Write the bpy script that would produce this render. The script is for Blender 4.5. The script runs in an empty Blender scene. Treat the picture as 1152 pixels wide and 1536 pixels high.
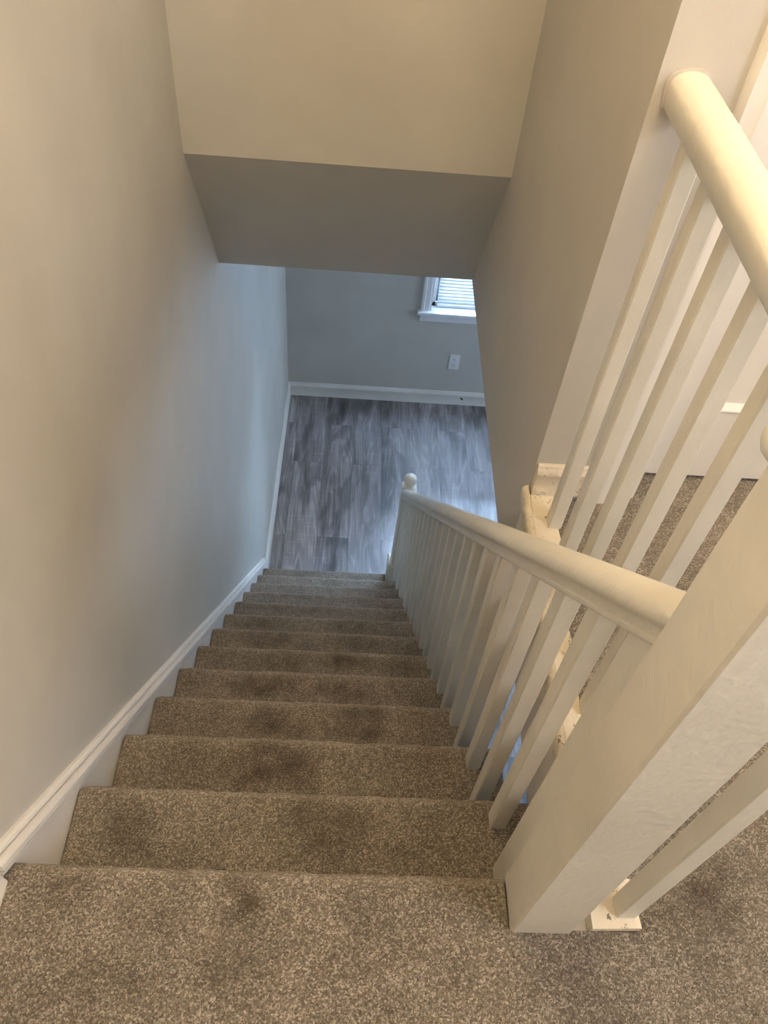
import bpy, bmesh, math, random
from mathutils import Vector, Matrix, noise

random.seed(7)
S = bpy.context.scene
COL = S.collection

# ------------------------------------------------------------------ camera
CAM = Vector((0.4752, -0.36685, 1.28609))
YAW, PITCH, ROLL, FPX = 0.07493, 0.86757, 0.11088, 1196.7
cy, sy, cp, sp = math.cos(YAW), math.sin(YAW), math.cos(PITCH), math.sin(PITCH)
fwd = Vector((sy * cp, cy * cp, -sp))
rgt = Vector((cy, -sy, 0))
upv = rgt.cross(fwd)
cr, sr = math.cos(ROLL), math.sin(ROLL)
r2 = rgt * cr + upv * sr
u2 = upv * cr - rgt * sr
cam_d = bpy.data.cameras.new('camera')
cam = bpy.data.objects.new('camera', cam_d)
COL.objects.link(cam)
cam.matrix_world = Matrix(((r2.x, u2.x, -fwd.x, CAM.x), (r2.y, u2.y, -fwd.y, CAM.y),
                           (r2.z, u2.z, -fwd.z, CAM.z), (0, 0, 0, 1)))
cam_d.sensor_fit = 'VERTICAL'
cam_d.sensor_height = 36.0
cam_d.lens = FPX * 36.0 / 1536.0
cam_d.clip_start = 0.02
S.camera = cam

# ------------------------------------------------------------------ view, world, lights
S.view_settings.view_transform = 'Standard'
S.view_settings.look = 'None'
S.view_settings.gamma = 1.0
S.view_settings.use_curve_mapping = False
S.view_settings.exposure = 0.0
S.cycles.use_denoising = True
S.cycles.max_bounces = 12
S.cycles.diffuse_bounces = 6

W = bpy.data.worlds.new('sky')
S.world = W
W.use_nodes = True
W.node_tree.nodes['Background'].inputs[0].default_value = (0.55, 0.72, 1.0, 1)
W.node_tree.nodes['Background'].inputs[1].default_value = 1.2


def area(name, loc, aim, sx, sz, power, col, spread=None):
    l = bpy.data.lights.new(name, 'AREA')
    l.shape = 'RECTANGLE'
    l.size, l.size_y = sx, sz
    l.energy = power
    l.color = col
    if spread:
        l.spread = spread
    o = bpy.data.objects.new(name, l)
    COL.objects.link(o)
    o.location = loc
    d = (Vector(aim) - Vector(loc)).normalized()
    o.rotation_euler = d.to_track_quat('-Z', 'Y').to_euler()
    return o


# warm ceiling lamp over the landing
lamp = bpy.data.lights.new('ceiling_lamp_light', 'POINT')
lamp.energy = 40
lamp.color = (1.0, 0.725, 0.395)
lamp.shadow_soft_size = 0.13
lo = bpy.data.objects.new('ceiling_lamp_light', lamp)
COL.objects.link(lo)
lo.location = (0.60, 0.34, 2.2)
hall = bpy.data.lights.new('hall_lamp_light', 'POINT')
hall.energy = 50
hall.color = (1.0, 0.82, 0.61)
hall.shadow_soft_size = 0.12
ho = bpy.data.objects.new('hall_lamp_light', hall)
COL.objects.link(ho)
ho.location = (1.00, -0.10, 2.45)
# daylight: the blinds' window, a second window of the lower room; last, an added cool fill beside the landing, no window there
area('daylight_far_window', (1.42, 4.62, -1.2), (1.42, 0, -1.5), 1.1, 1.6, 1800, (0.50, 0.70, 1.0))
area('daylight_side_window', (3.75, 3.0, -1.3), (0, 2.9, -1.7), 1.3, 1.4, 56, (0.58, 0.75, 1.0))
area('cool_fill_landing', (2.36, -0.8, 1.4), (0.0, 0.2, 0.5), 1.0, 1.3, 46, (0.95, 0.95, 1.0))

# ------------------------------------------------------------------ materials
def new_mat(name):
    m = bpy.data.materials.new(name)
    m.use_nodes = True
    nt = m.node_tree
    b = nt.nodes['Principled BSDF']
    geo = nt.nodes.new('ShaderNodeNewGeometry')
    return m, nt, b, geo.outputs['Position']


def N(nt, typ, ins=None, **props):
    n = nt.nodes.new(typ)
    for k, v in props.items():
        setattr(n, k, v)
    for k, v in (ins or {}).items():
        if hasattr(v, 'links') or isinstance(v, bpy.types.NodeSocket):
            nt.links.new(v, n.inputs[k])
        else:
            n.inputs[k].default_value = v
    return n


def ramp(nt, fac, stops):
    r = nt.nodes.new('ShaderNodeValToRGB')
    nt.links.new(fac, r.inputs[0])
    e = r.color_ramp.elements
    while len(e) < len(stops):
        e.new(0.5)
    for el, (p, c) in zip(e, stops):
        el.position = p
        el.color = c if len(c) == 4 else (*c, 1)
    return r.outputs[0]


def mixc(nt, fac, a, b, blend='MIX'):
    n = nt.nodes.new('ShaderNodeMix')
    n.data_type = 'RGBA'
    n.blend_type = blend
    for i, v in ((0, fac), (6, a), (7, b)):
        if isinstance(v, bpy.types.NodeSocket):
            nt.links.new(v, n.inputs[i])
        else:
            n.inputs[i].default_value = v if not isinstance(v, tuple) or len(v) == 4 else (*v, 1)
    return n.outputs[2]


def paint_mat(name, col, rough=0.5, wear=0.05, bump=0.12, bscale=260.0, chips=0.0):
    m, nt, b, pos = new_mat(name)
    n1 = N(nt, 'ShaderNodeTexNoise', {'Vector': pos, 'Scale': 3.1, 'Detail': 5.0, 'Roughness': 0.6})
    dark = tuple(c * (1 - wear * 2.2) for c in col)
    lite = tuple(min(1, c * (1 + wear)) for c in col)
    c = ramp(nt, n1.outputs[0], [(0.3, dark), (0.7, lite)])
    if chips:
        n3 = N(nt, 'ShaderNodeTexNoise', {'Vector': pos, 'Scale': 62.0, 'Detail': 4.0, 'Roughness': 0.75})
        f = ramp(nt, n3.outputs[0], [(0.615, (0, 0, 0)), (0.65, (chips, chips, chips))])
        c = mixc(nt, f, c, (0.10, 0.075, 0.05))
    nt.links.new(c, b.inputs['Base Color'])
    b.inputs['Roughness'].default_value = rough
    n2 = N(nt, 'ShaderNodeTexNoise', {'Vector': pos, 'Scale': bscale, 'Detail': 2.0})
    n4 = N(nt, 'ShaderNodeTexNoise', {'Vector': pos, 'Scale': 18.0, 'Detail': 3.0})
    a = N(nt, 'ShaderNodeMath', {0: n2.outputs[0], 1: n4.outputs[0]}, operation='ADD')
    bp = N(nt, 'ShaderNodeBump', {'Height': a.outputs[0], 'Strength': bump, 'Distance': 0.004})
    nt.links.new(bp.outputs[0], b.inputs['Normal'])
    return m


M_WALL = paint_mat('wall_paint', (0.545, 0.525, 0.475), 0.62, 0.035, 0.16, 420)
M_WALLW = paint_mat('hall_wall_paint', (0.515, 0.485, 0.435), 0.6, 0.03, 0.16, 420)
M_CEIL = paint_mat('ceiling_paint', (0.72, 0.71, 0.68), 0.8, 0.02, 0.1, 300)
M_TRIM = paint_mat('trim_gloss_paint', (0.76, 0.73, 0.68), 0.38, 0.04, 0.22, 120)
M_RAIL = paint_mat('railing_gloss_paint', (0.72, 0.685, 0.60), 0.36, 0.06, 0.28, 90)
M_WORN = paint_mat('worn_chipped_paint', (0.74, 0.66, 0.52), 0.5, 0.10, 0.9, 60, chips=0.85)
M_SKIRT = paint_mat('skirt_paint', (0.74, 0.70, 0.64), 0.45, 0.04, 0.2, 150)
M_WHITE = paint_mat('white_window_paint', (0.78, 0.79, 0.80), 0.4, 0.02, 0.1, 150)
M_DOOR = paint_mat('door_paint', (0.80, 0.77, 0.72), 0.4, 0.02, 0.1, 120)
M_PLATE = paint_mat('outlet_plastic', (0.78, 0.78, 0.77), 0.35, 0.01, 0.03, 200)
M_DARK = paint_mat('dark_slot', (0.03, 0.03, 0.03), 0.6, 0.01, 0.02, 200)


def carpet_mat():
    m, nt, b, pos = new_mat('speckled_carpet')
    w = N(nt, 'ShaderNodeTexNoise', {'Vector': pos, 'Scale': 120.0, 'Detail': 2.0})
    wv = N(nt, 'ShaderNodeVectorMath', {0: w.outputs['Color'], 'Scale': 0.0015}, operation='SCALE')
    pv = N(nt, 'ShaderNodeVectorMath', {0: pos, 1: wv.outputs[0]}, operation='ADD')
    vo = N(nt, 'ShaderNodeTexVoronoi', {'Vector': pv.outputs[0], 'Scale': 400.0, 'Randomness': 1.0})
    sep = N(nt, 'ShaderNodeSeparateColor', {0: vo.outputs['Color']})
    c = ramp(nt, sep.outputs[0], [(0.0, (0.12, 0.097, 0.075)), (0.30, (0.19, 0.157, 0.122)),
                                  (0.66, (0.28, 0.238, 0.192)), (1.0, (0.52, 0.46, 0.385))])
    n2 = N(nt, 'ShaderNodeTexNoise', {'Vector': pos, 'Scale': 700.0, 'Detail': 1.0})
    sh = ramp(nt, n2.outputs[0], [(0.3, (0.5, 0.5, 0.5)), (0.7, (1.25, 1.25, 1.25))])
    c = mixc(nt, 1.0, c, sh, 'MULTIPLY')
    at = N(nt, 'ShaderNodeAttribute', None, attribute_name='soil')
    n3 = N(nt, 'ShaderNodeTexNoise', {'Vector': pos, 'Scale': 9.0, 'Detail': 4.0, 'Roughness': 0.6})
    blot = ramp(nt, n3.outputs[0], [(0.34, (0.80, 0.80, 0.80)), (0.60, (1.06, 1.06, 1.06))])
    c = mixc(nt, 1.0, c, blot, 'MULTIPLY')
    c = mixc(nt, at.outputs['Fac'], c, mixc(nt, 1.0, c, (0.26, 0.225, 0.18), 'MULTIPLY'))
    nt.links.new(c, b.inputs['Base Color'])
    b.inputs['Roughness'].default_value = 0.95
    b.inputs['Specular IOR Level'].default_value = 0.12
    try:
        b.inputs['Sheen Weight'].default_value = 0.35
        b.inputs['Sheen Tint'].default_value = (1.0, 0.88, 0.72, 1)
        b.inputs['Sheen Roughness'].default_value = 0.5
    except KeyError:
        pass
    inv = N(nt, 'ShaderNodeMath', {0: 1.0, 1: vo.outputs['Distance']}, operation='SUBTRACT')
    hs = N(nt, 'ShaderNodeMath', {0: inv.outputs[0], 1: n2.outputs[0]}, operation='ADD')
    bp = N(nt, 'ShaderNodeBump', {'Height': hs.outputs[0], 'Strength': 0.75, 'Distance': 0.006})
    nt.links.new(bp.outputs[0], b.inputs['Normal'])
    return m


M_CARPET = carpet_mat()


def plank_mat():
    m, nt, b, pos = new_mat('grey_vinyl_planks')
    mp = N(nt, 'ShaderNodeMapping', {'Vector': pos, 'Rotation': (0, 0, math.pi / 2), 'Location': (0.35, 0.11, 0)})
    br = N(nt, 'ShaderNodeTexBrick', {'Vector': mp.outputs[0], 'Color1': (0, 0, 0, 1), 'Color2': (1, 1, 1, 1),
                                      'Mortar': (0.5, 0.5, 0.5, 1), 'Scale': 1.0, 'Mortar Size': 0.0008,
                                      'Brick Width': 1.05, 'Row Height': 0.205})
    br.offset = 0.37
    br.offset_frequency = 2
    rnd = N(nt, 'ShaderNodeSeparateColor', {0: br.outputs['Color']})
    off = N(nt, 'ShaderNodeCombineXYZ', {0: rnd.outputs[0], 1: rnd.outputs[0], 2: rnd.outputs[0]})
    offs = N(nt, 'ShaderNodeVectorMath', {0: off.outputs[0], 'Scale': 37.0}, operation='SCALE')
    p2 = N(nt, 'ShaderNodeVectorMath', {0: pos, 1: offs.outputs[0]}, operation='ADD')
    st = N(nt, 'ShaderNodeMapping', {'Vector': p2.outputs[0], 'Scale': (1.0, 0.12, 1.0)})
    # cathedral grain: rings of a stretched noise field
    fld = N(nt, 'ShaderNodeTexNoise', {'Vector': st.outputs[0], 'Scale': 6.0, 'Detail': 2.0, 'Roughness': 0.45})
    rings = N(nt, 'ShaderNodeMath', {0: fld.outputs[0], 1: 95.0}, operation='MULTIPLY')
    sn = N(nt, 'ShaderNodeMath', {0: rings.outputs[0]}, operation='SINE')
    fine = N(nt, 'ShaderNodeMapping', {'Vector': p2.outputs[0], 'Scale': (150.0, 5.0, 1.0)})
    fn = N(nt, 'ShaderNodeTexNoise', {'Vector': fine.outputs[0], 'Scale': 1.0, 'Detail': 3.0})
    broad = N(nt, 'ShaderNodeMapping', {'Vector': p2.outputs[0], 'Scale': (14.0, 1.6, 1.0)})
    bn = N(nt, 'ShaderNodeTexNoise', {'Vector': broad.outputs[0], 'Scale': 1.0, 'Detail': 4.0, 'Roughness': 0.6})
    base = ramp(nt, bn.outputs[0], [(0.32, (0.10, 0.090, 0.089)), (0.50, (0.26, 0.238, 0.237)), (0.70, (0.40, 0.37, 0.374))])
    ring = ramp(nt, sn.outputs[0], [(0.0, (0.72, 0.71, 0.71)), (0.45, (1.0, 1.0, 1.0)), (1.0, (1.12, 1.12, 1.12))])
    c = mixc(nt, 0.6, base, ring, 'MULTIPLY')
    fr = ramp(nt, fn.outputs[0], [(0.3, (0.72, 0.72, 0.72)), (0.7, (1.2, 1.2, 1.2))])
    c = mixc(nt, 0.8, c, fr, 'MULTIPLY')
    # cross saw marks
    saw = N(nt, 'ShaderNodeMapping', {'Vector': p2.outputs[0], 'Scale': (6.0, 85.0, 1.0)})
    sw = N(nt, 'ShaderNodeTexNoise', {'Vector': saw.outputs[0], 'Scale': 1.0, 'Detail': 1.0})
    swc = ramp(nt, sw.outputs[0], [(0.55, (1, 1, 1)), (0.75, (1.3, 1.3, 1.3))])
    c = mixc(nt, 0.6, c, swc, 'MULTIPLY')
    # knots
    kv = N(nt, 'ShaderNodeMapping', {'Vector': p2.outputs[0], 'Scale': (9.0, 2.6, 1.0)})
    kn = N(nt, 'ShaderNodeTexNoise', {'Vector': kv.outputs[0], 'Scale': 1.0, 'Detail': 2.5, 'Distortion': 0.8})
    kf = ramp(nt, kn.outputs[0], [(0.53, (1, 1, 1)), (0.61, (0.62, 0.60, 0.60)), (0.74, (0.34, 0.33, 0.33))])
    c = mixc(nt, 0.9, c, kf, 'MULTIPLY')
    tone = ramp(nt, rnd.outputs[0], [(0.0, (0.80, 0.80, 0.80)), (1.0, (1.15, 1.15, 1.15))])
    c = mixc(nt, 1.0, c, tone, 'MULTIPLY')
    c = mixc(nt, br.outputs['Fac'], c, (0.07, 0.066, 0.066))
    nt.links.new(c, b.inputs['Base Color'])
    b.inputs['Roughness'].default_value = 0.44
    b.inputs['Specular IOR Level'].default_value = 0.9
    bp = N(nt, 'ShaderNodeBump', {'Height': fn.outputs[0], 'Strength': 0.12, 'Distance': 0.002})
    nt.links.new(bp.outputs[0], b.inputs['Normal'])
    return m


M_PLANK = plank_mat()


def glass_mat():
    m, nt, b, pos = new_mat('window_glass')
    out = nt.nodes['Material Output']
    tr = N(nt, 'ShaderNodeBsdfTransparent', {'Color': (0.95, 0.97, 0.98, 1)})
    gl = N(nt, 'ShaderNodeBsdfGlossy', {'Roughness': 0.02})
    fz = N(nt, 'ShaderNodeFresnel', {'IOR': 1.45})
    mx = N(nt, 'ShaderNodeMixShader', {0: fz.outputs[0], 1: tr.outputs[0], 2: gl.outputs[0]})
    nt.links.new(mx.outputs[0], out.inputs[0])
    return m


M_GLASS = glass_mat()


def slat_mat():
    m, nt, b, pos = new_mat('blind_vinyl')
    out = nt.nodes['Material Output']
    b.inputs['Base Color'].default_value = (0.68, 0.69, 0.70, 1)
    b.inputs['Roughness'].default_value = 0.45
    t = N(nt, 'ShaderNodeBsdfTranslucent', {'Color': (0.88, 0.93, 0.97, 1)})
    mx = N(nt, 'ShaderNodeMixShader', {0: 0.04, 1: b.outputs[0], 2: t.outputs[0]})
    nt.links.new(mx.outputs[0], out.inputs[0])
    return m


M_SLAT = slat_mat()

# ------------------------------------------------------------------ mesh helpers
def link(name, bm, mat, parent=None, smooth=False):
    bmesh.ops.recalc_face_normals(bm, faces=bm.faces)
    me = bpy.data.meshes.new(name)
    bm.to_mesh(me)
    bm.free()
    me.materials.append(mat)
    if smooth:
        for p in me.polygons:
            p.use_smooth = True
        try:
            me.set_sharp_from_angle(angle=math.radians(38))
        except Exception:
            pass
    o = bpy.data.objects.new(name, me)
    COL.objects.link(o)
    if parent:
        o.parent = parent
        o.matrix_parent_inverse = parent.matrix_basis.inverted()
    return o


def box(bm, x0, x1, y0, y1, z0, z1, bev=0.0, seg=2):
    vs = [bm.verts.new((x, y, z)) for z in (z0, z1) for y in (y0, y1) for x in (x0, x1)]
    fs = [(0, 2, 3, 1), (4, 5, 7, 6), (0, 1, 5, 4), (2, 6, 7, 3), (0, 4, 6, 2), (1, 3, 7, 5)]
    F = [bm.faces.new([vs[i] for i in f]) for f in fs]
    if bev:
        es = list({e for f in F for e in f.edges})
        bmesh.ops.bevel(bm, geom=es, offset=bev, segments=seg, profile=0.5, affect='EDGES')


def bm_box(*a, **k):
    bm = bmesh.new()
    box(bm, *a, **k)
    return bm


def prism(bm, pts, f0, f1):
    """closed section pts (a, b) swept between two mappings to 3-D"""
    A = [bm.verts.new(f0(*p)) for p in pts]
    B = [bm.verts.new(f1(*p)) for p in pts]
    n = len(pts)
    for i in range(n):
        j = (i + 1) % n
        bm.faces.new((A[i], A[j], B[j], B[i]))
    bm.faces.new(A[::-1])
    bm.faces.new(B)


def lathe(bm, prof, cx, cy_, seg=24):
    rings = []
    for r, z in prof:
        if r < 1e-5:
            rings.append([bm.verts.new((cx, cy_, z))])
        else:
            rings.append([bm.verts.new((cx + r * math.cos(2 * math.pi * i / seg), cy_ + r * math.sin(2 * math.pi * i / seg), z)) for i in range(seg)])
    for a, b in zip(rings, rings[1:]):
        for i in range(seg):
            j = (i + 1) % seg
            if len(a) == 1 and len(b) == 1:
                continue
            if len(a) == 1:
                bm.faces.new((a[0], b[i], b[j]))
            elif len(b) == 1:
                bm.faces.new((a[i], a[j], b[0]))
            else:
                bm.faces.new((a[i], a[j], b[j], b[i]))
    for r in (rings[0], rings[-1]):
        if len(r) > 2:
            bm.faces.new(r)


def structure(o, label, cat):
    o['kind'] = 'structure'
    o['label'] = label
    o['category'] = cat
    return o


def thing(name, loc, label, cat, group=None):
    o = bpy.data.objects.new(name, None)
    o.empty_display_size = 0.1
    COL.objects.link(o)
    o.location = loc
    o['label'] = label
    o['category'] = cat
    if group:
        o['group'] = group
    bpy.context.view_layer.update()
    return o


# ------------------------------------------------------------------ dimensions
H, D = 0.2145, 0.20194           # rise, run
SL = H / D
ZF = -13 * H                     # lower floor
XR = 0.8713                      # right wall of the stairwell
YE = 0.799                       # end wall of the landing
YH, ZH = 1.6995, 0.2558          # bottom edge of the front bulkhead
YS, ZS = 2.0398, -0.2882         # lower end of the sloped soffit
YB = 4.2017                      # far wall downstairs
ZC = 2.6                        # ceiling upstairs
XW = 3.8                         # lower room's right wall
YBK = -2.0

# ------------------------------------------------------------------ structure
structure(link('wall_left', bm_box(-0.12, 0.0, YBK, YB, ZF, ZC), M_WALL),
          'long beige grey wall down the left of the stairs', 'wall')

WX0, WX1, WZ0, WZ1 = 0.985, 1.86, -1.955, -0.62     # opening of the far window
bm = bmesh.new()
box(bm, -0.12, WX0, YB, YB + 0.16, ZF, ZS)
box(bm, WX1, XW, YB, YB + 0.16, ZF, ZS)
box(bm, WX0, WX1, YB, YB + 0.16, ZF, WZ0 - 0.0225)
box(bm, WX0, WX1, YB, YB + 0.16, WZ1, ZS)
structure(link('wall_far', bm, M_WALL), 'blue grey far wall of the room at the foot of the stairs', 'wall')

bm = bmesh.new()
prism(bm, [(YH, ZC), (YH, ZH), (YS, ZS), (YS + 0.1, ZS), (YS + 0.1, ZC)], lambda a, b: (0, a, b), lambda a, b: (XR, a, b))
structure(link('wall_front', bm, M_WALL), 'cream bulkhead over the stairs with a sloped grey soffit below it', 'wall')

structure(link('wall_right', bm_box(XR, 0.985, YE, YS + 0.1, ZS, ZC), M_WALLW),
          'olive grey wall on the right of the stairwell above the lower room', 'wall')
bm = bmesh.new()
box(bm, 0.985, 1.095, YE, 0.93, ZS, ZC)
box(bm, 1.095, 1.86, YE, 0.93, 2.03, ZC)
box(bm, 1.86, 2.4, YE, 0.93, ZS, ZC)
structure(link('wall_end', bm, M_WALLW), 'pale wall holding the white door behind the landing railing', 'wall')

structure(link('wall_hall', bm_box(2.4, 2.5, YBK, 0.93, 0.0, ZC), M_WALLW), 'pale wall on the far right of the landing', 'wall')
structure(link('wall_back', bm_box(-0.12, 2.5, YBK - 0.1, YBK, ZF, ZC), M_WALLW), 'pale wall behind the landing', 'wall')
structure(link('wall_side', bm_box(XW, XW + 0.1, YBK, YB + 0.16, ZF, ZS), M_WALL), 'grey right wall of the lower room', 'wall')
structure(link('wall_under', bm_box(XR + 0.12, XW, -0.6, -0.5, ZF, ZS), M_WALL), 'grey back wall of the lower room under the landing', 'wall')

bm = bmesh.new()
box(bm, -0.12, 2.5, YBK - 0.1, YS + 0.1, ZC, ZC + 0.1)
structure(link('ceiling', bm, M_CEIL), 'white ceiling over the landing and the stairwell', 'ceiling')
bm = bmesh.new()
box(bm, -0.12, XW + 0.1, YS + 0.1, YB + 0.16, ZS, ZS + 0.12)
box(bm, XR + 0.114, XW + 0.1, 0.93, YS + 0.1, ZS, ZS + 0.12)
box(bm, 2.5, XW + 0.1, YBK, 0.93, ZS, ZS + 0.12)
structure(link('ceiling.001', bm, M_CEIL), 'white ceiling of the lower room', 'ceiling')

structure(link('floor', bm_box(-0.12, XW + 0.1, YBK, YB + 0.16, ZF - 0.1, ZF), M_PLANK),
          'grey wood look plank floor at the foot of the stairs', 'floor')
# floor slab under the landing carpet, with the fascia facing the stairwell
bm = bmesh.new()
box(bm, 0.0, XR, YBK, -0.035, ZS, -0.02)
box(bm, XR, 2.4, YBK, YE, ZS, -0.02)
box(bm, 1.095, 1.86, YE, 0.93, ZS, -0.02)
structure(link('trim_1', bm, M_SKIRT), 'painted fascia under the edge of the landing beside the stairs', 'trim')

# ------------------------------------------------------------------ carpet
SPOTS = [  # x, y, z, rx, ry, strength: trodden patches
    (0.355, -0.046, 0, 0.030, 0.037, 0.75), (0.088, -0.044, 0, 0.043, 0.023, 0.50), (0.332, -0.125, 0, 0.056, 0.025, 0.30),
    (0.171, -0.154, 0, 0.055, 0.025, 0.35), (0.549, -0.103, 0, 0.049, 0.035, 0.20), (1.068, -0.007, 0, 0.040, 0.050, 0.70),
    (0.996, -0.042, 0, 0.026, 0.024, 0.45), (0.248, -0.076, 0, 0.058, 0.018, 0.20), (0.117, 0.125, -H, 0.038, 0.036, 0.80),
    (0.472, 0.131, -H, 0.059, 0.049, 0.70), (0.656, 0.101, -H, 0.062, 0.024, 0.20), (0.321, 0.333, -2 * H, 0.070, 0.046, 0.85),
    (0.422, 0.314, -2 * H, 0.023, 0.046, 0.55), (0.156, 0.349, -2 * H, 0.058, 0.031, 0.30), (0.299, 0.544, -3 * H, 0.044, 0.033, 0.75),
    (0.372, 0.525, -3 * H, 0.034, 0.033, 0.45), (0.560, 0.546, -3 * H, 0.043, 0.045, 0.80), (0.483, 0.537, -3 * H, 0.030, 0.037, 0.40),
    (0.224, 0.748, -4 * H, 0.052, 0.032, 0.75), (0.321, 0.748, -4 * H, 0.039, 0.030, 0.50), (0.468, 0.744, -4 * H, 0.049, 0.033, 0.55),
    (0.527, 0.751, -4 * H, 0.040, 0.031, 0.45), (0.308, 0.962, -5 * H, 0.054, 0.030, 0.65), (0.495, 0.967, -5 * H, 0.067, 0.030, 0.75),
    (0.685, 0.956, -5 * H, 0.045, 0.025, 0.30), (0.212, 1.162, -6 * H, 0.073, 0.029, 0.55), (0.531, 1.168, -6 * H, 0.074, 0.028, 0.65),
    (0.128, 1.370, -7 * H, 0.053, 0.026, 0.50), (0.506, 1.369, -7 * H, 0.081, 0.025, 0.55), (0.298, 1.588, -8 * H, 0.177, 0.024, 0.45),
    (0.343, 1.803, -9 * H, 0.193, 0.023, 0.40), (0.400, 2.006, -10 * H, 0.173, 0.021, 0.35)]


def add_soil(o):
    me = o.data
    at = me.attributes.new('soil', 'FLOAT', 'POINT')
    for v in me.vertices:
        p = v.co
        s = 0.0
        for x, y, z, rx, ry, k in SPOTS:
            if abs(p.z - z) < 0.06:
                q = ((p.x - x) / rx) ** 2 + ((p.y - y) / ry) ** 2
                if q < 6:
                    s += k * math.exp(-q * q * 0.35)
        s *= 0.75 + 0.9 * noise.noise(Vector((p.x * 30, p.y * 30, p.z * 9)))
        at.data[v.index].value = max(0.0, min(1.0, s))


def wob(p, a=0.0022):
    return a * noise.noise(Vector((p[0] * 22, p[1] * 22, p[2] * 11 + 5))) + a * .8 * noise.noise(Vector((p[0] * 60, p[1] * 60, p[2] * 30)))


def carpet_nose(y0, yn, z, drop, ntop, r=0.021):
    """section of a carpeted step: top from y0 to the nose at yn, round nose, riser down by drop"""
    pts = [(y0 + (yn - r - y0) * i / ntop, z - 0.0035 * max(0, 1 - i / ntop * 3)) for i in range(ntop + 1)]
    for i in range(1, 10):
        a = math.pi / 2 - math.pi * i / 9 * 0.92
        pts.append((yn - r + r * math.cos(a), z - r + r * math.sin(a)))
    pts.append((yn - 0.024, z - 2 * r - 0.012))
    pts.append((yn - 0.024, z - drop))
    return pts


def carpet_step(name, y0, yn, z, x0, x1, drop, ntop, nx, parent=None, r=0.021):
    bm = bmesh.new()
    sec = carpet_nose(y0, yn, z, drop, ntop, r)
    sec2 = sec + [(y0, z - drop)]
    rows = []
    for i in range(nx + 1):
        x = x0 + (x1 - x0) * i / nx
        row = []
        for (y, zz) in sec2:
            w = wob((x, y, zz)) if zz > z - 2 * r else 0
            e = min(i, nx - i)
            rd = 0.006 * (1 - e / 2.0) ** 2 if (e < 2 and zz > z - r) else 0
            row.append(bm.verts.new((x, y + w * 0.8, zz + w - rd)))
        rows.append(row)
    n = len(sec2)
    for a, b in zip(rows, rows[1:]):
        for i in range(n):
            j = (i + 1) % n
            bm.faces.new((a[i], a[j], b[j], b[i]))
    bm.faces.new(rows[0])
    bm.faces.new(rows[-1][::-1])
    o = link(name, bm, M_CARPET, parent, smooth=True)
    add_soil(o)
    return o


# landing carpet, an L around the stairwell
bm = bmesh.new()
sec = carpet_nose(-0.60, 0.0, 0.0, 0.06, 70) + [(-0.60, -0.06)]
NX = 90
rows = []
for i in range(NX + 1):
    x = 0.001 + (0.749 - 0.001) * i / NX
    rows.append([bm.verts.new((x, y + wob((x, y, z)) * .8, z + (wob((x, y, z)) if z > -0.034 else 0))) for y, z in sec])
for a, b in zip(rows, rows[1:]):
    for i in range(len(sec)):
        j = (i + 1) % len(sec)
        bm.faces.new((a[i], a[j], b[j], b[i]))
bm.faces.new(rows[0])
bm.faces.new(rows[-1][::-1])


def carpet_patch(bm, x0, x1, y0, y1, st, edge=None):
    nx, ny = max(1, int((x1 - x0) / st)), max(1, int((y1 - y0) / st))
    g = []
    for i in range(nx + 1):
        r = []
        for j in range(ny + 1):
            x, y = x0 + (x1 - x0) * i / nx, y0 + (y1 - y0) * j / ny
            z = wob((x, y, 0))
            if edge:
                x, z = edge(i, x, y, z)
            r.append(bm.verts.new((x, y, z)))
        g.append(r)
    for i in range(nx):
        for j in range(ny):
            bm.faces.new((g[i][j], g[i + 1][j], g[i + 1][j + 1], g[i][j + 1]))
    # skirts down to the slab
    lo = lambda v: bm.verts.new((v.co.x, v.co.y, -0.02))
    for line in (g[0], g[-1], [r[0] for r in g], [r[-1] for r in g]):
        L = [lo(v) for v in line]
        for a, b, c, d in zip(line, line[1:], L[1:], L):
            bm.faces.new((a, b, c, d))


def ragged(i, x, y, z):
    if i == 0:
        x += 0.004 * noise.noise(Vector((y * 45, 3.3, 0))) + 0.003 * noise.noise(Vector((y * 130, 1.3, 0)))
        z -= 0.006
    return x, z


carpet_patch(bm, 0.749, 0.95, -0.60, -0.0745, 0.010)
carpet_patch(bm, 0.95, 1.85, -0.60, -0.0745, 0.014)
carpet_patch(bm, 0.946, 1.85, -0.0745, 0.0, 0.014, ragged)
carpet_patch(bm, 0.914, 1.85, 0.0, 0.778, 0.014, ragged)
carpet_patch(bm, 1.097, 1.85, 0.778, 0.925, 0.02)
carpet_patch(bm, 0.001, 2.39, YBK + 0.001, -0.60, 0.05)
carpet_patch(bm, 1.85, 2.39, -0.60, 0.79, 0.05)
o = link('floor_landing', bm, M_CARPET, None, smooth=True)
add_soil(o)
structure(o, 'speckled brown carpet of the upper landing with trodden patches', 'floor')

# the stairs: twelve carpeted treads
STAIR = thing('staircase', (0.42, 0.0, ZF), 'straight flight of steep steps covered in speckled brown carpet', 'staircase')
for k in range(1, 13):
    x1 = 0.858 if k < 12 else 0.7335
    carpet_step('carpeted_tread', (k - 1) * D - 0.0235, k * D, -k * H, 0.0105, x1, H - 0.001 if k < 12 else H, 14, 64, STAIR)

# ------------------------------------------------------------------ skirt and baseboards
bm = bmesh.new()
prism(bm, [(0.0, -0.24), (0.0, 0.03), (2.5, 0.03 - SL * 2.5), (2.5, max(ZF, -0.24 - SL * 2.5)), (2.36, ZF + 0.001)],
      lambda a, b: (0, a, b if a > 0 or b > -1 else b), lambda a, b: (0.0075, a, b))
structure(link('trim_2', bm, M_SKIRT), 'plain skirt board along the left side of the stairs', 'trim')
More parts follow.
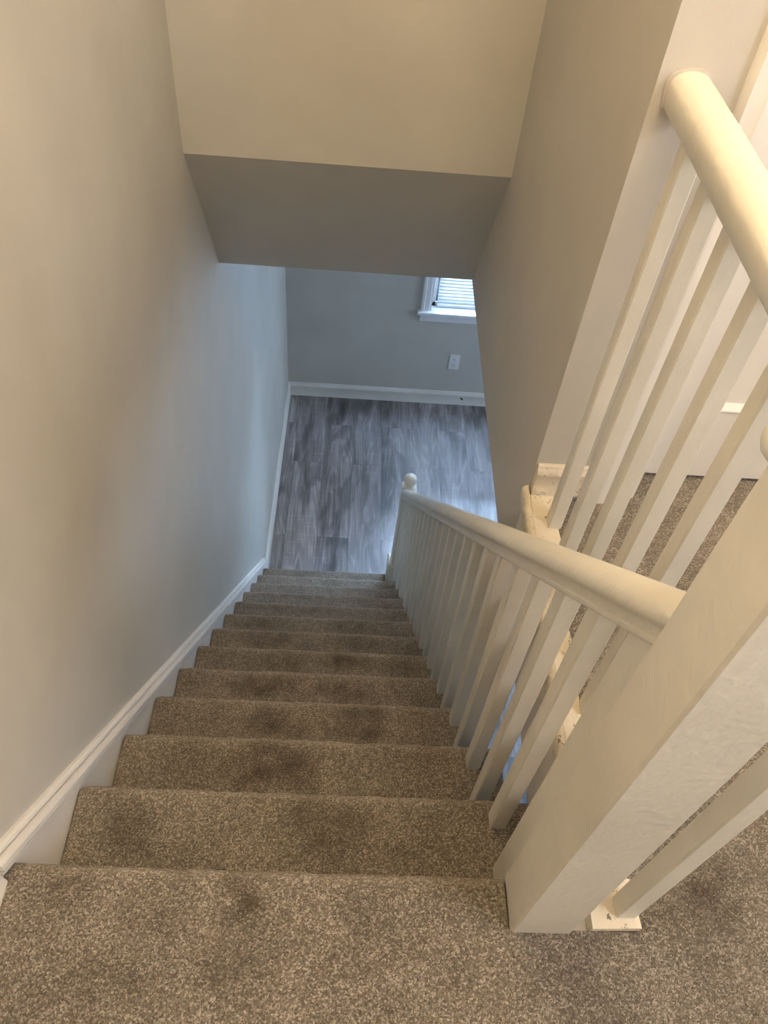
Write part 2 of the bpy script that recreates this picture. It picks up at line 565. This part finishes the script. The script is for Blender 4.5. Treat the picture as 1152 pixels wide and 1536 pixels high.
# moulding on top of the skirt
capsec = [(0.0, 0.002), (0.0115, 0.002), (0.0150, 0.005), (0.0150, 0.0095), (0.0120, 0.0115), (0.0030, 0.0125), (0.0030, 0.0180), (0.0165, 0.0190),
          (0.0195, 0.024), (0.0195, 0.038), (0.0160, 0.047), (0.0105, 0.0495), (0.0050, 0.0505), (0.0050, 0.0540), (0.0110, 0.0550), (0.0125, 0.0580), (0.0105, 0.064),
          (0.006, 0.068), (0.0, 0.0685)]
bm = bmesh.new()
NS = 90
rings = []
for i in range(NS + 1):
    y = -0.03 + 2.535 * i / NS
    rings.append([bm.verts.new((u + (0.0006 * noise.noise(Vector((y * 14, v * 90, 0))) if u > 0 else 0), y,
                                v - SL * y + 0.0008 * noise.noise(Vector((y * 9, v * 40, 3))))) for u, v in capsec])
for a, b in zip(rings, rings[1:]):
    for i in range(len(capsec) - 1):
        bm.faces.new((a[i], a[i + 1], b[i + 1], b[i]))
bm.faces.new(rings[0])
bm.faces.new(rings[-1])
structure(link('trim_3', bm, M_TRIM), 'cream moulding strip sloping along the top of the stair skirt board', 'trim')


def baseboard(name, f, a0, a1, h, label, mat=None):
    sec = [(0, 0), (0.017, 0), (0.017, 0.010), (0.0145, 0.016), (0.0145, h * .66), (0.016, h * .70), (0.0155, h * .80), (0.0105, h * .88),
           (0.0075, h * .93), (0.0075, h * .965), (0.005, h), (0, h)]
    bm = bmesh.new()
    prism(bm, sec, lambda u, v: f(u, v, a0), lambda u, v: f(u, v, a1))
    return structure(link(name, bm, mat or M_TRIM, smooth=True), label, 'baseboard')


baseboard('baseboard_left', lambda u, v, a: (u, a - (0.25 * v if a < 3 else 0) , ZF + v), 2.512, YB, 0.118,
          'white baseboard on the left wall at the foot of the stairs')
baseboard('baseboard_far', lambda u, v, a: (a, YB - u, ZF + v), 0.0005, XW, 0.118, 'white baseboard along the far wall with a small dark hole')
baseboard('baseboard_landing', lambda u, v, a: (u * 0.5, a, 0.0 + v), YBK, -0.03, 0.09, 'cream baseboard on the left wall of the landing')
baseboard('baseboard_end', lambda u, v, a: (a, YE - u, 0.012 + v), XR + 0.004, 0.995, 0.082,
          'chipped cream baseboard between the stairwell corner and the door casing', M_WORN)
# the little cable hole in the far baseboard
bm = bmesh.new()
for cx_, cz_, r_ in ((1.307, -2.728, 0.0085), (1.300, -2.722, 0.006), (1.316, -2.736, 0.005)):
    ring = [bm.verts.new((cx_ + r_ * math.cos(t * math.pi / 5), YB - 0.0150, cz_ + r_ * math.sin(t * math.pi / 5))) for t in range(10)]
    ring2 = [bm.verts.new((v.co.x, YB - 0.0125, v.co.z)) for v in ring]
    for i in range(10):
        bm.faces.new((ring[i], ring[(i + 1) % 10], ring2[(i + 1) % 10], ring2[i]))
    bm.faces.new(ring)
o = link('cable_hole', bm, M_DARK, bpy.data.objects['baseboard_far'])

# ------------------------------------------------------------------ landing edge: fascia nosing and base plate
sec = [(0.0, -0.055), (0.004, -0.055), (0.0095, -0.030), (0.0125, -0.012), (0.0125, 0.006), (0.0095, 0.013), (0.004, 0.0165), (0.0, 0.0165)]
bm = bmesh.new()
prism(bm, sec, lambda u, v: (XR - u, 0.004, v), lambda u, v: (XR - u, YE + 0.006, v))
structure(link('trim_4', bm, M_WORN, smooth=True), 'rounded cream nosing board along the stairwell edge of the landing', 'trim')

# ------------------------------------------------------------------ railing of the stairs
BAL = 0.0305
RAIL_TOP = 0.752     # height of the rail's top line above the slope at y = 0
cA = math.cos(math.atan(SL))


def rail_section():
    pts = []
    for i in range(13):
        a = math.pi * i / 12
        pts.append((0.030 * math.cos(a), -0.0185 + 0.0185 * math.sin(a)))
    left = [(-0.0302, -0.0235), (-0.0285, -0.0275), (-0.0245, -0.0305), (-0.0225, -0.034), (-0.0218, -0.0440), (-0.0240, -0.0462), (-0.0240, -0.0500), (-0.0218, -0.0525), (-0.019, -0.0545)]
    pts += left
    pts += [(-u, v) for u, v in left[::-1]]
    return pts


RS = rail_section()


RH = [(0.0295 * math.cos(math.pi * i / 12), -0.020 + 0.020 * math.sin(math.pi * i / 12)) for i in range(13)]
RH += [(-0.0300, -0.026), (-0.0290, -0.034), (-0.0275, -0.049), (-0.025, -0.0525), (0.025, -0.0525), (0.0275, -0.049), (0.0290, -0.034), (0.0300, -0.026)]


def rail_between(name, parent, x, y0, z0, y1, z1, n=24, mat=None, sc=1.0, sect=None):
    RS = sect or globals()['RS']
    bm = bmesh.new()
    L = math.hypot(y1 - y0, z1 - z0)
    ny, nz = -(z1 - z0) / L, (y1 - y0) / L          # perpendicular, pointing up
    if nz < 0:
        ny, nz = -ny, -nz
    rings = []
    for i in range(n + 1):
        t = i / n
        y, z = y0 + (y1 - y0) * t, z0 + (z1 - z0) * t
        ring = []
        for u, v in RS:
            v *= sc
            u *= sc
            # keep the end faces plumb
            ring.append(bm.verts.new((x + u + 0.0007 * noise.noise(Vector((t * 30, u * 50, v * 50))), y + (v * ny if 0 < i < n else 0),
                                      z + (v * nz if 0 < i < n else v / nz) + 0.0006 * noise.noise(Vector((t * 24, u * 60, 2))))))
        rings.append(ring)
    m = len(RS)
    for a, b in zip(rings, rings[1:]):
        for i in range(m):
            j = (i + 1) % m
            bm.faces.new((a[i], a[j], b[j], b[i]))
    bm.faces.new(rings[0][::-1])
    bm.faces.new(rings[-1])
    return link(name, bm, mat or M_RAIL, parent, smooth=True)


def baluster(parent, x0, y0, zb, ztop_near, ztop_far, w=BAL, lean=0.0):
    """square stick with eased edges; its top is cut to the rail's slope"""
    bm = bmesh.new()
    e = 0.0028
    ring = [(e, 0), (w - e, 0), (w, e), (w, w - e), (w - e, w), (e, w), (0, w - e), (0, e)]
    nseg = 6
    rows = []
    for i in range(nseg + 1):
        t = i / nseg
        row = []
        for u, v in ring:
            zt = ztop_near + (ztop_far - ztop_near) * v / w
            wv = 0.0006 * noise.noise(Vector((x0 * 9 + u * 40, y0 * 9 + v * 40, t * 3)))
            row.append(bm.verts.new((x0 + u + wv + lean * t, y0 + v + wv, zb + (zt - zb) * t)))
        rows.append(row)
    for a, b in zip(rows, rows[1:]):
        for i in range(8):
            j = (i + 1) % 8
            bm.faces.new((a[i], a[j], b[j], b[i]))
    bm.faces.new(rows[0][::-1])
    bm.faces.new(rows[-1])
    return link('baluster', bm, M_RAIL, parent)


SR = thing('stair_railing', (0.797, 0.0, 0.0), 'cream painted banister sloping down the open right side of the stairs', 'railing')
NWX0, NWX1, NWY0, NWY1 = 0.752, 0.843, -0.079, 0.003
bm = bmesh.new()
e = 0.0032
ring = [(NWX0 + e, NWY0), (NWX1 - e, NWY0), (NWX1, NWY0 + e), (NWX1, NWY1 - e), (NWX1 - e, NWY1), (NWX0 + e, NWY1), (NWX0, NWY1 - e), (NWX0, NWY0 + e)]
rows = []
for i in range(161):
    z = -0.06 + 1.012 * i / 160
    rows.append([bm.verts.new((x + 0.0003 * noise.noise(Vector((z * 40, j * 7.7, 1))) + 0.0012 * noise.noise(Vector((z * 7, 4, 4))),
                               y + 0.0003 * noise.noise(Vector((z * 40, j * 7.7, 9))), z)) for j, (x, y) in enumerate(ring)])
for a, b in zip(rows, rows[1:]):
    for i in range(8):
        j = (i + 1) % 8
        bm.faces.new((a[i], a[j], b[j], b[i]))
bm.faces.new(rows[0][::-1])
bm.faces.new(rows[-1])
newel = link('newel_post', bm, M_RAIL, SR)
nx_, ny_ = (NWX0 + NWX1) / 2, (NWY0 + NWY1) / 2
bm = bmesh.new()
lathe(bm, [(0.0, 0.952), (0.045, 0.952), (0.048, 0.956), (0.053, 0.962), (0.055, 0.970), (0.053, 0.979), (0.047, 0.987), (0.040, 0.993), (0.030, 0.998), (0.026, 1.010),
           (0.024, 1.018), (0.034, 1.028), (0.041, 1.042), (0.043, 1.056), (0.040, 1.072), (0.030, 1.086), (0.015, 1.095), (0, 1.098)], nx_, ny_, 32)
link('finial', bm, M_RAIL, newel, smooth=True)

RX = 0.7905
NLY0, NLY1 = 2.422, 2.492
zr = lambda y: RAIL_TOP - SL * y
rail = rail_between('handrail', SR, RX + 0.003, NWY1, zr(NWY1), NLY0 + 0.01, zr(NLY0 + 0.01), 60)
bot = 0.0545 / cA
for k in range(1, 13):
    for dy in (-0.159, -0.058):
        y0 = k * D + dy
        if k == 1 and dy < -0.1:          # half post planted against the newel
            bm = bmesh.new()
            ya, yb_ = NWY1, y0 + BAL
            prism(bm, [(ya, -H - 0.003), (yb_, -H - 0.003), (yb_, zr(yb_) - bot + 0.003), (ya, zr(ya) - bot + 0.003)],
                  lambda a, b: (RX - BAL / 2, a, b), lambda a, b: (RX + BAL / 2, a, b))
            link('baluster', bm, M_RAIL, SR)
            continue
        if y0 + BAL > 2.40:
            continue
        baluster(SR, RX - BAL / 2, y0, -k * H - 0.003, zr(y0) - bot + 0.003, zr(y0 + BAL) - bot + 0.003)

# lower newel: base block, tapered shaft, block and ball
bx, by = 0.806, (NLY0 + NLY1) / 2
bm = bmesh.new()


def taper(bm, cx, cy_, secs):
    rows = []
    for (wx, wy, z) in secs:
        e = 0.004
        rows.append([bm.verts.new((cx + sx * (wx / 2 - (e if t else 0)), cy_ + sy_ * (wy / 2 - (0 if t else e)), z))
                     for sx, sy_, t in ((-1, -1, 0), (-1, -1, 1), (1, -1, 1), (1, -1, 0), (1, 1, 0), (1, 1, 1), (-1, 1, 1), (-1, 1, 0))])
    for a, b in zip(rows, rows[1:]):
        for i in range(8):
            j = (i + 1) % 8
            bm.faces.new((a[i], a[j], b[j], b[i]))
    bm.faces.new(rows[0][::-1])
    bm.faces.new(rows[-1])


taper(bm, bx, by, [(0.098, 0.070, -2.50), (0.094, 0.070, -2.47), (0.082, 0.070, -2.2), (0.074, 0.070, -1.95), (0.072, 0.070, -1.862),
                   (0.078, 0.074, -1.855), (0.078, 0.074, -1.843), (0.070, 0.068, -1.838)])
newel2 = link('newel_post', bm, M_RAIL, SR)
bm = bmesh.new()
taper(bm, bx - 0.006, by + 0.006, [(0.118, 0.095, ZF), (0.118, 0.095, -2.535), (0.112, 0.09, -2.525), (0.112, 0.09, -2.515), (0.120, 0.098, -2.508), (0.120, 0.098, -2.498), (0.104, 0.08, -2.485)])
link('base_block', bm, M_RAIL, newel2)
bm = bmesh.new()
lathe(bm, [(0, -1.840), (0.034, -1.840), (0.036, -1.832), (0.030, -1.826), (0.022, -1.822), (0.020, -1.817), (0.026, -1.811), (0.0325, -1.800), (0.0355, -1.786),
           (0.0345, -1.773), (0.029, -1.760), (0.019, -1.752), (0.008, -1.7485), (0, -1.748)], bx, by, 28)
link('finial', bm, M_RAIL, newel2, smooth=True)

# ------------------------------------------------------------------ railing of the landing
LR = thing('landing_railing', (0.92, 0.36, 0.0), 'level cream railing between the landing and the stairwell ending at the wall', 'railing')
PX0 = XR + 0.0018
bm = bmesh.new()
# base plate, ragged towards the carpet, wider under the nearest baluster
pts = [(PX0, -0.0745), (0.9475, -0.072), (0.9455, -0.040), (0.946, -0.004), (0.914, 0.002)]
for i in range(1, 20):
    y = 0.002 + 0.776 * i / 20
    pts.append(((0.910 if y < 0.6 else 0.924) + 0.005 * noise.noise(Vector((y * 33, 0.4, 0))), y))
pts += [(0.924, 0.781), (PX0, 0.781)]
prism(bm, pts, lambda a, b: (a, b, -0.02), lambda a, b: (a, b, 0.013))
link('base_plate', bm, M_WORN, LR)['label'] = 'chipped cream base plate'
HZ = 0.877
rail_between('handrail', LR, 0.9185, -0.078, HZ, YE - 0.0008, HZ - 0.003, 30, sect=RH)
for y0 in (0.689, 0.583, 0.479, 0.369, 0.266, 0.155, 0.045, -0.059):
    baluster(LR, 0.910 - 0.014 * max(0, y0), y0, 0.0125, HZ - 0.050, HZ - 0.050, w=0.029 if y0 > 0 else 0.0315)
# the rail's rounded return behind the newel
bm = bmesh.new()
rings = []
for i, (x, z, r) in enumerate([(0.7700, 0.905, 0.004), (0.7725, 0.905, 0.011), (0.777, 0.905, 0.0160), (0.787, 0.905, 0.0185), (0.82, 0.899, 0.020), (0.87, 0.885, 0.021), (0.92, 0.868, 0.021)]):
    rings.append([bm.verts.new((x, 0.0405 + r * math.cos(t * math.pi / 10), z + r * math.sin(t * math.pi / 10))) for t in range(20)])
for a, b in zip(rings, rings[1:]):
    for i in range(20):
        bm.faces.new((a[i], a[(i + 1) % 20], b[(i + 1) % 20], b[i]))
bm.faces.new(rings[0])
bm.faces.new(rings[-1])
link('rail_return', bm, M_RAIL, LR, smooth=True)
# half round collar where the rail meets the wall
bm = bmesh.new()
prism(bm, [(u * 1.17, v * 1.08 + 0.004) for u, v in RH], lambda u, v: (0.9185 + u, YE - 0.0035, HZ - 0.003 + v), lambda u, v: (0.9185 + u, YE - 0.0003, HZ - 0.003 + v))
link('wall_collar', bm, M_WALLW, LR)

# ------------------------------------------------------------------ door and casing
DX0, DX1, DZ1 = 1.095, 1.86, 2.03
YD = 0.868
cs = [(0.0, 0.0), (0.0, 0.010), (0.006, 0.020), (0.011, 0.020), (0.013, 0.016), (0.028, 0.0165), (0.032, 0.0195), (0.044, 0.0185), (0.05, 0.016), (0.085, 0.014),
      (0.093, 0.012), (0.097, 0.008), (0.103, 0.0)]
bm = bmesh.new()
prism(bm, cs, lambda a, b: (0.992 + a, YE - b, -0.004), lambda a, b: (0.992 + a, YE - b, DZ1 + 0.1 - (0.0 if a < 1 else 0)))
structure(link('trim_5', bm, M_DOOR, smooth=True), 'moulded white casing at the left of the door', 'trim')
bm = bmesh.new()
prism(bm, cs, lambda a, b: (1.963 - a, YE - b, 0.0), lambda a, b: (1.963 - a, YE - b, DZ1 + 0.1))
structure(link('trim_6', bm, M_DOOR, smooth=True), 'moulded white casing at the right of the door', 'trim')
# jamb lining
bm = bmesh.new()
box(bm, DX0 - 0.0005, DX0 + 0.012, YE, 0.925, -0.004, DZ1)
box(bm, DX1 - 0.012, DX1 + 0.0005, YE, 0.925, -0.004, DZ1)
box(bm, DX0, DX1, YE, 0.925, DZ1 - 0.012, DZ1)
structure(link('trim_7', bm, M_DOOR), 'white jamb lining of the door opening', 'trim')
# panelled leaf
door = bpy.data.objects.new('door_1', None)
COL.objects.link(door)
door.location = (1.48, YD, 0.0)
structure(door, 'white panelled door behind the landing railing', 'door')
bpy.context.view_layer.update()
xa, xb = DX0 + 0.014, DX1 - 0.014
stl = 0.112
px0, px1 = xa + stl, xb - stl
bm = bmesh.new()
zb = 0.012
for (x0, x1, z0, z1) in ((xa, px0, zb, DZ1 - .014), (px1, xb, zb, DZ1 - .014), (px0, px1, zb, 0.205), (px0, px1, 0.88, 1.02), (px0, px1, DZ1 - .134, DZ1 - .014)):
    box(bm, x0, x1, YD, YD + 0.035, z0, z1)
link('frame', bm, M_DOOR, door)
for z0, z1 in ((0.205, 0.88), (1.02, DZ1 - .134)):
    bm = bmesh.new()
    box(bm, px0, px1, YD + 0.012, YD + 0.024, z0, z1)
    # raised bead around the panel
    bd = [(0, 0.012), (0, -0.001), (0.003, -0.003), (0.006, -0.002), (0.010, 0.003), (0.016, 0.010), (0.016, 0.012)]
    prism(bm, bd, lambda a, b: (px0, YD + b, z0 + a), lambda a, b: (px1, YD + b, z0 + a))
    prism(bm, bd, lambda a, b: (px0, YD + b, z1 - a), lambda a, b: (px1, YD + b, z1 - a))
    prism(bm, bd, lambda a, b: (px0 + a, YD + b, z0), lambda a, b: (px0 + a, YD + b, z1))
    prism(bm, bd, lambda a, b: (px1 - a, YD + b, z0), lambda a, b: (px1 - a, YD + b, z1))
    link('panel', bm, M_DOOR, door)

# ------------------------------------------------------------------ far window with blinds
win = bpy.data.objects.new('window_1', None)
COL.objects.link(win)
win.location = ((WX0 + WX1) / 2, YB, WZ0)
structure(win, 'white framed window in the far wall downstairs', 'window')
bpy.context.view_layer.update()
bm = bmesh.new()
cw = 0.072
csec = [(0, 0), (0, 0.014), (0.006, 0.020), (0.020, 0.021), (0.024, 0.017), (0.056, 0.016), (0.060, 0.013), (0.072, 0.011), (0.072, 0)]
prism(bm, csec, lambda a, b: (WX0 - cw + a, YB - b, WZ0), lambda a, b: (WX0 - cw + a, YB - b, WZ1 + cw))
prism(bm, csec, lambda a, b: (WX1 + cw - a, YB - b, WZ0), lambda a, b: (WX1 + cw - a, YB - b, WZ1 + cw))
prism(bm, csec, lambda a, b: (WX0, YB - b, WZ1 + cw - a), lambda a, b: (WX1, YB - b, WZ1 + cw - a))
link('casing', bm, M_WHITE, win)
bm = bmesh.new()
box(bm, WX0 - cw - 0.022, WX1 + cw + 0.022, YB - 0.045, YB + 0.06, WZ0 - 0.022, WZ0, bev=0.005)
link('sill', bm, M_WHITE, win)
bm = bmesh.new()
box(bm, WX0 - cw, WX1 + cw, YB - 0.016, YB, WZ0 - 0.088, WZ0 - 0.022, bev=0.004)
link('apron', bm, M_WHITE, win)
bm = bmesh.new()
for (x0, x1, z0, z1) in ((WX0, WX0 + 0.028, WZ0, WZ1), (WX1 - 0.028, WX1, WZ0, WZ1), (WX0, WX1, WZ0, WZ0 + 0.03), (WX0, WX1, WZ1 - 0.03, WZ1)):
    box(bm, x0, x1, YB + 0.05, YB + 0.15, z0, z1)
for (x0, x1, z0, z1) in ((WX0 + .028, WX0 + 0.062, WZ0 + .03, WZ1 - .03), (WX1 - 0.062, WX1 - .028, WZ0 + .03, WZ1 - .03), (WX0 + .028, WX1 - .028, WZ0 + .03, WZ0 + 0.075),
                         (WX0 + .028, WX1 - .028, -1.30, -1.26)):
    box(bm, x0, x1, YB + 0.085, YB + 0.12, z0, z1)
link('sash', bm, M_WHITE, win)
link('pane', bm_box(WX0 + 0.06, WX1 - 0.06, YB + 0.10, YB + 0.104, WZ0 + 0.07, WZ1 - 0.03), M_GLASS, win)
# dark gap left of the blind: the sash channel
link('sash_channel', bm_box(WX0 + 0.0285, WX0 + 0.043, YB + 0.062, YB + 0.0845, WZ0 + 0.03, WZ1 - 0.03), M_DARK, win)

bl = thing('window_blind', ((WX0 + WX1) / 2, YB + 0.045, WZ1), 'white slatted blind glowing with daylight in the far window', 'window blind')
BX0, BX1 = WX0 + 0.040, WX1 - 0.02
bm = bmesh.new()
pitch = 0.0255
z = WZ0 + 0.040
ang = math.radians(62)
while z < WZ1 - 0.05:
    c0 = []
    for t in (-0.5, -0.17, 0.17, 0.5):
        yy = YB + 0.045 + 0.030 * t * math.cos(ang)
        zz = z + 0.030 * t * math.sin(ang)
        bow = 0.0025 * (1 - (2 * t) ** 2)
        c0.append((yy - bow * math.sin(ang), zz + bow * math.cos(ang)))
    sec = c0 + [(a + 0.0005, b - 0.0007) for a, b in c0[::-1]]
    prism(bm, sec, lambda a, b: (BX0, a, b), lambda a, b: (BX1, a, b))
    z += pitch
link('slats', bm, M_SLAT, bl)
link('bottom_rail', bm_box(BX0, BX1, YB + 0.032, YB + 0.058, WZ0 + 0.004, WZ0 + 0.022, bev=0.003), M_WHITE, bl)
link('head_rail', bm_box(BX0, BX1, YB + 0.022, YB + 0.06, WZ1 - 0.045, WZ1 - 0.004, bev=0.003), M_WHITE, bl)
bm = bmesh.new()
for cxp in (BX0 + 0.13, BX1 - 0.13):
    box(bm, cxp - 0.0012, cxp + 0.0012, YB + 0.030, YB + 0.0325, WZ0 + 0.02, WZ1 - 0.04)
link('lift_cord', bm, M_WHITE, bl)

# ------------------------------------------------------------------ outlet
OX0, OX1, OZ0, OZ1 = 1.166, 1.241, -2.455, -2.326
ou = thing('wall_outlet', ((OX0 + OX1) / 2, YB, (OZ0 + OZ1) / 2), 'white double outlet on the far wall below the window', 'outlet')
link('cover_plate', bm_box(OX0, OX1, YB - 0.007, YB, OZ0, OZ1, bev=0.0025), M_PLATE, ou)
ocx, ocz = (OX0 + OX1) / 2, (OZ0 + OZ1) / 2
for sgn in (1, -1):
    bm = bmesh.new()
    zc = ocz + sgn * 0.024
    pts = [(ocx + 0.0175 * math.cos(t * math.pi / 10), zc + max(-0.0145, min(0.0145, 0.0175 * math.sin(t * math.pi / 10)))) for t in range(20)]
    prism(bm, pts, lambda a, b: (a, YB - 0.0095, b), lambda a, b: (a, YB - 0.006, b))
    rec = link('receptacle', bm, M_PLATE, ou)
    bm = bmesh.new()
    box(bm, ocx - 0.0085, ocx - 0.006, YB - 0.0100, YB - 0.0090, zc - 0.001, zc + 0.009)
    box(bm, ocx + 0.006, ocx + 0.0085, YB - 0.0100, YB - 0.0090, zc - 0.001, zc + 0.008)
    box(bm, ocx - 0.0028, ocx + 0.0028, YB - 0.0100, YB - 0.0090, zc - 0.0105, zc - 0.005)
    link('slots', bm, M_DARK, rec)
bm = bmesh.new()
prism(bm, [(ocx + 0.0032 * math.cos(t * math.pi / 5), ocz + 0.0032 * math.sin(t * math.pi / 5)) for t in range(10)], lambda a, b: (a, YB - 0.0085, b), lambda a, b: (a, YB - 0.006, b))
link('screw', bm, M_PLATE, ou)
